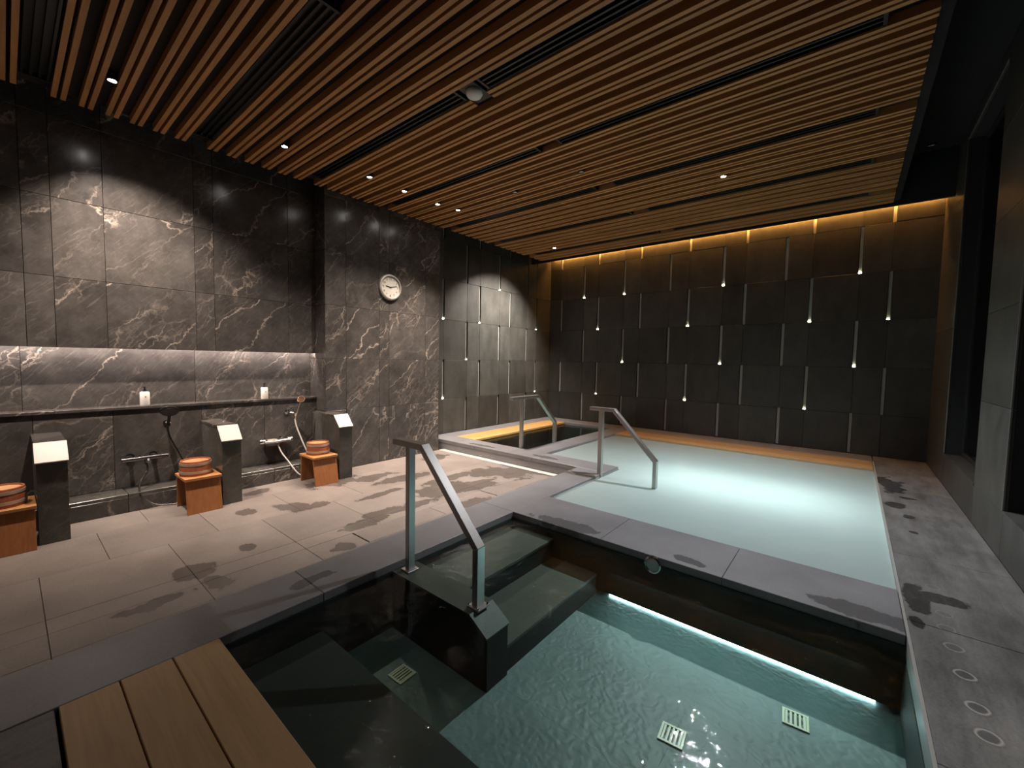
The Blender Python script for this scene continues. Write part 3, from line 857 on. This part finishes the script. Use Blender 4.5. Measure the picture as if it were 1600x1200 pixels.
# bright chrome station
t = thing('shower_mixer', (-5.998, 2.292, 0.335), 'bright chrome shelf mixer tap beside the farthest stool', 'mixer tap', 'shower mixer taps')
box('body', (XL + .03, -5.90), (2.126, 2.466), (.335, .37), 'chrome', t, .008)
for yy in (2.122, 2.471):
    tube('knob', [(-5.983, yy - .03, .352), (-5.983, yy + .03, .352)], .032, 'chrome', t, 20)
lathe('dish', [(0, .0), (.055, .0), (.06, .006), (.055, .008), (0, .003)], (-5.958, 2.243, 0.369), 'hoop', t, 28)
lathe('dish', [(0, .0), (.052, .0), (.056, .006), (.052, .008), (0, .003)], (-5.968, 2.379, 0.369), 'chrome', t, 28)
for yy in (2.194, 2.398):
    lathe('flange', [(0, 0), (.036, 0), (.036, .02), (.02, .03), (0, .03)], (XL+.005, yy, 0.352), 'chrome', t, 22, (0, math.pi / 2, 0))
tube('outlet', [(-5.938, 2.301, 0.340), (-5.933, 2.303, 0.301)], .014, 'chrome', t, 14)
t = thing('hand_shower', (-5.968, 2.544, 0.704), 'chrome hand shower with pale hose near the marble corner', 'hand shower', 'hand showers')
hb = Vector((-5.968, 2.539, 0.626)); hd = Vector((-5.898, 2.593, 0.908))
nrm = Vector((.80, -.15, -.35)).normalized()
lathe('head', [(0, .014), (.03, .013), (.050, .005), (.052, -.006), (.048, -.012), (0, -.012)], hd, 'chrome', t, 28, rotx(-nrm))
lathe('face_plate', [(0, 0), (.042, 0), (.042, .004), (0, .004)], hd + nrm * .013, 'darkchrome', t, 28, rotx(nrm))
tube('handle', [hb, hb.lerp(hd, .5), hd - nrm * .004], .013, 'chrome', t, 14)
tube('hose', [(-5.933, 2.303, .301), (-5.90, 2.33, .20), (-5.83, 2.385, .085), (-5.775, 2.44, -.03), (-5.745, 2.50, -.11), (-5.735, 2.58, -.14), (-5.745, 2.66, -.12), (-5.79, 2.70, .0), (-5.87, 2.665, .14), (-5.93, 2.61, .33), (-5.96, 2.555, .52), hb], .009, 'hosew', t, 10)
t = thing('shower_bracket', (XL+.005, 2.486, 0.713), 'chrome wall bracket under the chrome hand shower', 'bracket', 'shower brackets')
lathe('wall_plate', [(0, 0), (.034, 0), (.034, .01), (0, .014)], (XL+.005, 2.486, 0.713), 'chrome', t, 24, (0, math.pi / 2, 0))
tube('arm', [(XL + .01, 2.486, 0.713), (-6.018, 2.500, 0.713), (-5.973, 2.534, 0.699)], .012, 'chrome', t, 12)
lathe('cradle', [(.014, -.02), (.022, -.02), (.024, .022), (.016, .022)], (-5.966, 2.542, 0.689), 'chrome', t, 20, (0, .2, 0))

# ------------------------------------------------------------------ wall clock
CK = Vector((XM, 3.955, 2.62))
t = thing('wall_clock', CK, 'round silver-rimmed wall clock on the dark marble', 'clock')
RX = (0, math.pi / 2, 0)
lathe('case', [(0, .001), (.19, .001), (.19, .02), (0, .02)], CK, 'steel', t, 48, RX)
lathe('rim', [(.165, .012), (.205, .002), (.207, .02), (.198, .040), (.178, .046), (.166, .034)], CK, 'plate', t, 56, RX)
lathe('face', [(0, .021), (.168, .021), (.168, .025), (0, .025)], CK, 'face', t, 48, RX)
def text_mesh(s, size):
    cu = bpy.data.curves.new('numeral', 'FONT')
    cu.body = s; cu.size = size; cu.align_x = 'CENTER'; cu.align_y = 'CENTER'; cu.extrude = .0005
    o = bpy.data.objects.new('numeral', cu)
    COL.objects.link(o)
    me = bpy.data.meshes.new_from_object(o.evaluated_get(bpy.context.evaluated_depsgraph_get()))
    bpy.data.objects.remove(o)
    me.materials.clear(); me.materials.append(MAT['ink'])
    return me
# facing +x: text right runs along +y, up along +z
TR = Matrix(((0, 0, 1), (1, 0, 0), (0, 1, 0))).to_euler()
for k in range(1, 13):
    a = math.radians(30 * k)
    link('numeral', text_mesh(str(k), .047), CK + Vector((.0262, .132 * math.sin(a), .132 * math.cos(a))), t, TR)
def hand(name, deg, L, wd, x):
    a = math.radians(deg)
    d = Vector((0, math.sin(a), math.cos(a))); n = Vector((0, math.cos(a), -math.sin(a)))
    p = [-d * .02 - n * wd, d * L - n * wd * .6, d * L + n * wd * .6, -d * .02 + n * wd]
    prism(name, [(CK.y + q.y, CK.z + q.z) for q in p], 'x', CK.x + x, CK.x + x + .002, 'ink', t)
hand('hour_hand', 276 + 4, .088, .007, .028)
hand('minute_hand', 75, .125, .005, .031)
MAT['clearglass'] = glass_mat('clock_glass', (.97, .97, .97))
lathe('glass', [(0, .036), (.168, .036), (.168, .038), (0, .038)], CK, 'clearglass', t, 48, RX)

# ------------------------------------------------------------------ handrails
def offset(P, th):
    Q = []
    V = [Vector(p) for p in P]
    for i in range(len(V)):
        ds = []
        if i > 0: ds.append((V[i] - V[i - 1]).normalized())
        if i < len(V) - 1: ds.append((V[i + 1] - V[i]).normalized())
        ns = [Vector((d.y, -d.x)) for d in ds]
        if len(ns) == 1: Q.append(V[i] + ns[0] * th)
        else:
            m = (ns[0] + ns[1]).normalized()
            Q.append(V[i] + m * (th / m.dot(ns[0])))
    return [tuple(q) for q in Q]
def rail(label, axis, lo, hi, P, th, post, zb, base):
    Q = offset(P, th)
    a = (P[0][0] + P[-1][0]) / 2
    c = (lo + hi) / 2
    t = thing('handrail', (a, c, zb) if axis == 'y' else (c, a, zb), label, 'handrail', 'flat steel handrails at the pool steps')
    for i, nm in enumerate(('top_bar', 'sloping_bar', 'post')):
        prism(nm, [P[i], P[i + 1], Q[i + 1], Q[i]], axis, lo, hi, 'steel', t, .0025)
    prism('post', [(post[0], zb), (post[1], zb), (post[1], Q[0][1] + .003), (post[0], Q[0][1] + .003)], axis, lo + .006, hi - .006, 'steel', t, .0025)
    if base:
        x = P[-1][0]
        box('base_plate', (x - .072, x + .028), (lo - .018, hi + .018), (zb, zb + .012), 'steel', t, .002)
        for dx in (-.062, .018):
            for yy in (lo - .008, hi + .008):
                lathe('bolt', [(.007, 0), (.007, .006), (.004, .009), (0, .009)], (x + dx, yy, zb + .012), 'chrome', t, 12)
        box('base_plate', (post[0] - .025, post[1] + .025), (lo - .014, hi + .014), (zb, zb + .012), 'steel', t, .002)
    return t
rail('flat steel handrail standing in the clear near pool', 'y', 1.805, 1.872, [(-2.61, .905), (-2.275, .905), (-1.725, .335), (-1.725, -.05)], .045, (-2.46, -2.418), -.05, True)
rail('flat steel handrail dipping into the milky pool', 'y', 4.965, 5.035, [(-2.71, .893), (-2.36, .893), (-1.785, .30), (-1.785, -.6)], .045, (-2.575, -2.532 + .012), -.6, False)
rail('flat steel handrail at the small raised pool', 'x', -4.365, -4.295, [(5.28, .885), (6.03, .885), (6.62, .34), (6.62, -.5)], .05, (5.545, 5.59), -.4, False)

# ------------------------------------------------------------------ wooden benches
t = thing('bench_platform', (-1.1, .39, -.06), 'wooden board platform across the near left corner of the clear pool', 'wooden platform', 'teak platforms over the pools')
for a, b in ((.098, .285), (.29, .477), (.482, .675)):
    box('plank', (PX0 + .002, PX1 - .01), (a, b), (-.055, -.001), 'teakx', t, .003)
t = thing('bench_platform', (-1.7, 8.36, -.06), 'long wooden board platform along the far edge of the milky pool', 'wooden platform', 'teak platforms over the pools')
for a, b in ((8.05, 8.255), (8.26, 8.465), (8.47, 8.675)):
    box('plank', (-3.785, PX1 - .008), (a, b), (-.038, -.002), 'teakx', t, .003)
t = thing('bench_platform', (-5.65, 7.1, -.06), 'brightly lit wooden board platform along the raised pool wall', 'wooden platform', 'teak platforms over the pools')
for a, b in ((-5.895, -5.735), (-5.73, -5.57), (-5.565, -5.405)):
    box('plank', (a, b), (5.535, 8.67), (-.042, -.002), 'teaky', t, .003)

# ------------------------------------------------------------------ pool fittings
def drain(cx, cy, rot, label):
    z = PF
    t = thing('pool_drain', (cx, cy, z), label, 'drain cover', 'slotted drain covers on the pool floor')
    s = .062
    for a, b, c, d in ((-s, -s + .012, -s, s), (s - .012, s, -s, s), (-s, s, -s, -s + .012), (-s, s, s - .012, s)):
        box('frame', (cx + a, cx + b), (cy + c, cy + d), (z, z + .008), 'drain', t)
    for k in range(5):
        xx = cx - .042 + .021 * k
        box('bar', (xx - .0055, xx + .0055), (cy - s + .012, cy + s - .012), (z + .001, z + .007), 'drain', t)
    lathe('sump', [(0, .0005), (.036, .0005), (.036, .0009), (0, .0009)], (cx, cy, z), 'ink', t, 20)
    t.rotation_euler = (0, 0, rot)
drain(-.645, 2.185, .1, 'pale slotted drain cover nearest the bottom frame edge')
drain(-.15, 2.735, .1, 'pale slotted drain cover nearest the stone deck')
drain(-2.085, 1.515, .05, 'greenish slotted drain cover in shade behind the stair wall')
t = thing('round_pool_fitting', (-1.125, CY0, -.065), 'round steel-rimmed glass fitting on the kerb between the pools', 'pool fitting')
RY = (math.pi / 2, 0, 0)
lathe('rim', [(.052, -.002), (.066, -.002), (.066, .022), (.056, .028), (.050, .020)], (-1.125, CY0, -.065), 'chrome', t, 36, RY)
lathe('lens', [(0, .001), (.052, .001), (.050, .018), (.03, .024), (0, .026)], (-1.125, CY0, -.065), 'lensdim', t, 32, RY)

# ------------------------------------------------------------------ pieces of parts become sub-parts
bpy.context.view_layer.update()
def nest(root_name, part, piece):
    for root in [o for o in COL.objects if o.parent is None and o.name.split('.')[0] == root_name]:
        parts = [c for c in root.children if c.name.split('.')[0] == part]
        for c in [c for c in root.children if c.name.split('.')[0] == piece]:
            best = min(parts, key=lambda p: (p.matrix_world.translation - c.matrix_world.translation).length)
            mw = c.matrix_world.copy()
            c.parent = best
            c.matrix_parent_inverse = best.matrix_world.inverted()
            c.matrix_basis = mw
nest('wash_bucket', 'staves', 'hoop')
nest('soap_bottle', 'pump', 'nozzle')
nest('soap_bottle', 'body', 'printed_mark')
nest('hand_shower', 'head', 'face_plate')
nest('handrail', 'base_plate', 'bolt')
nest('wall_clock', 'face', 'numeral')
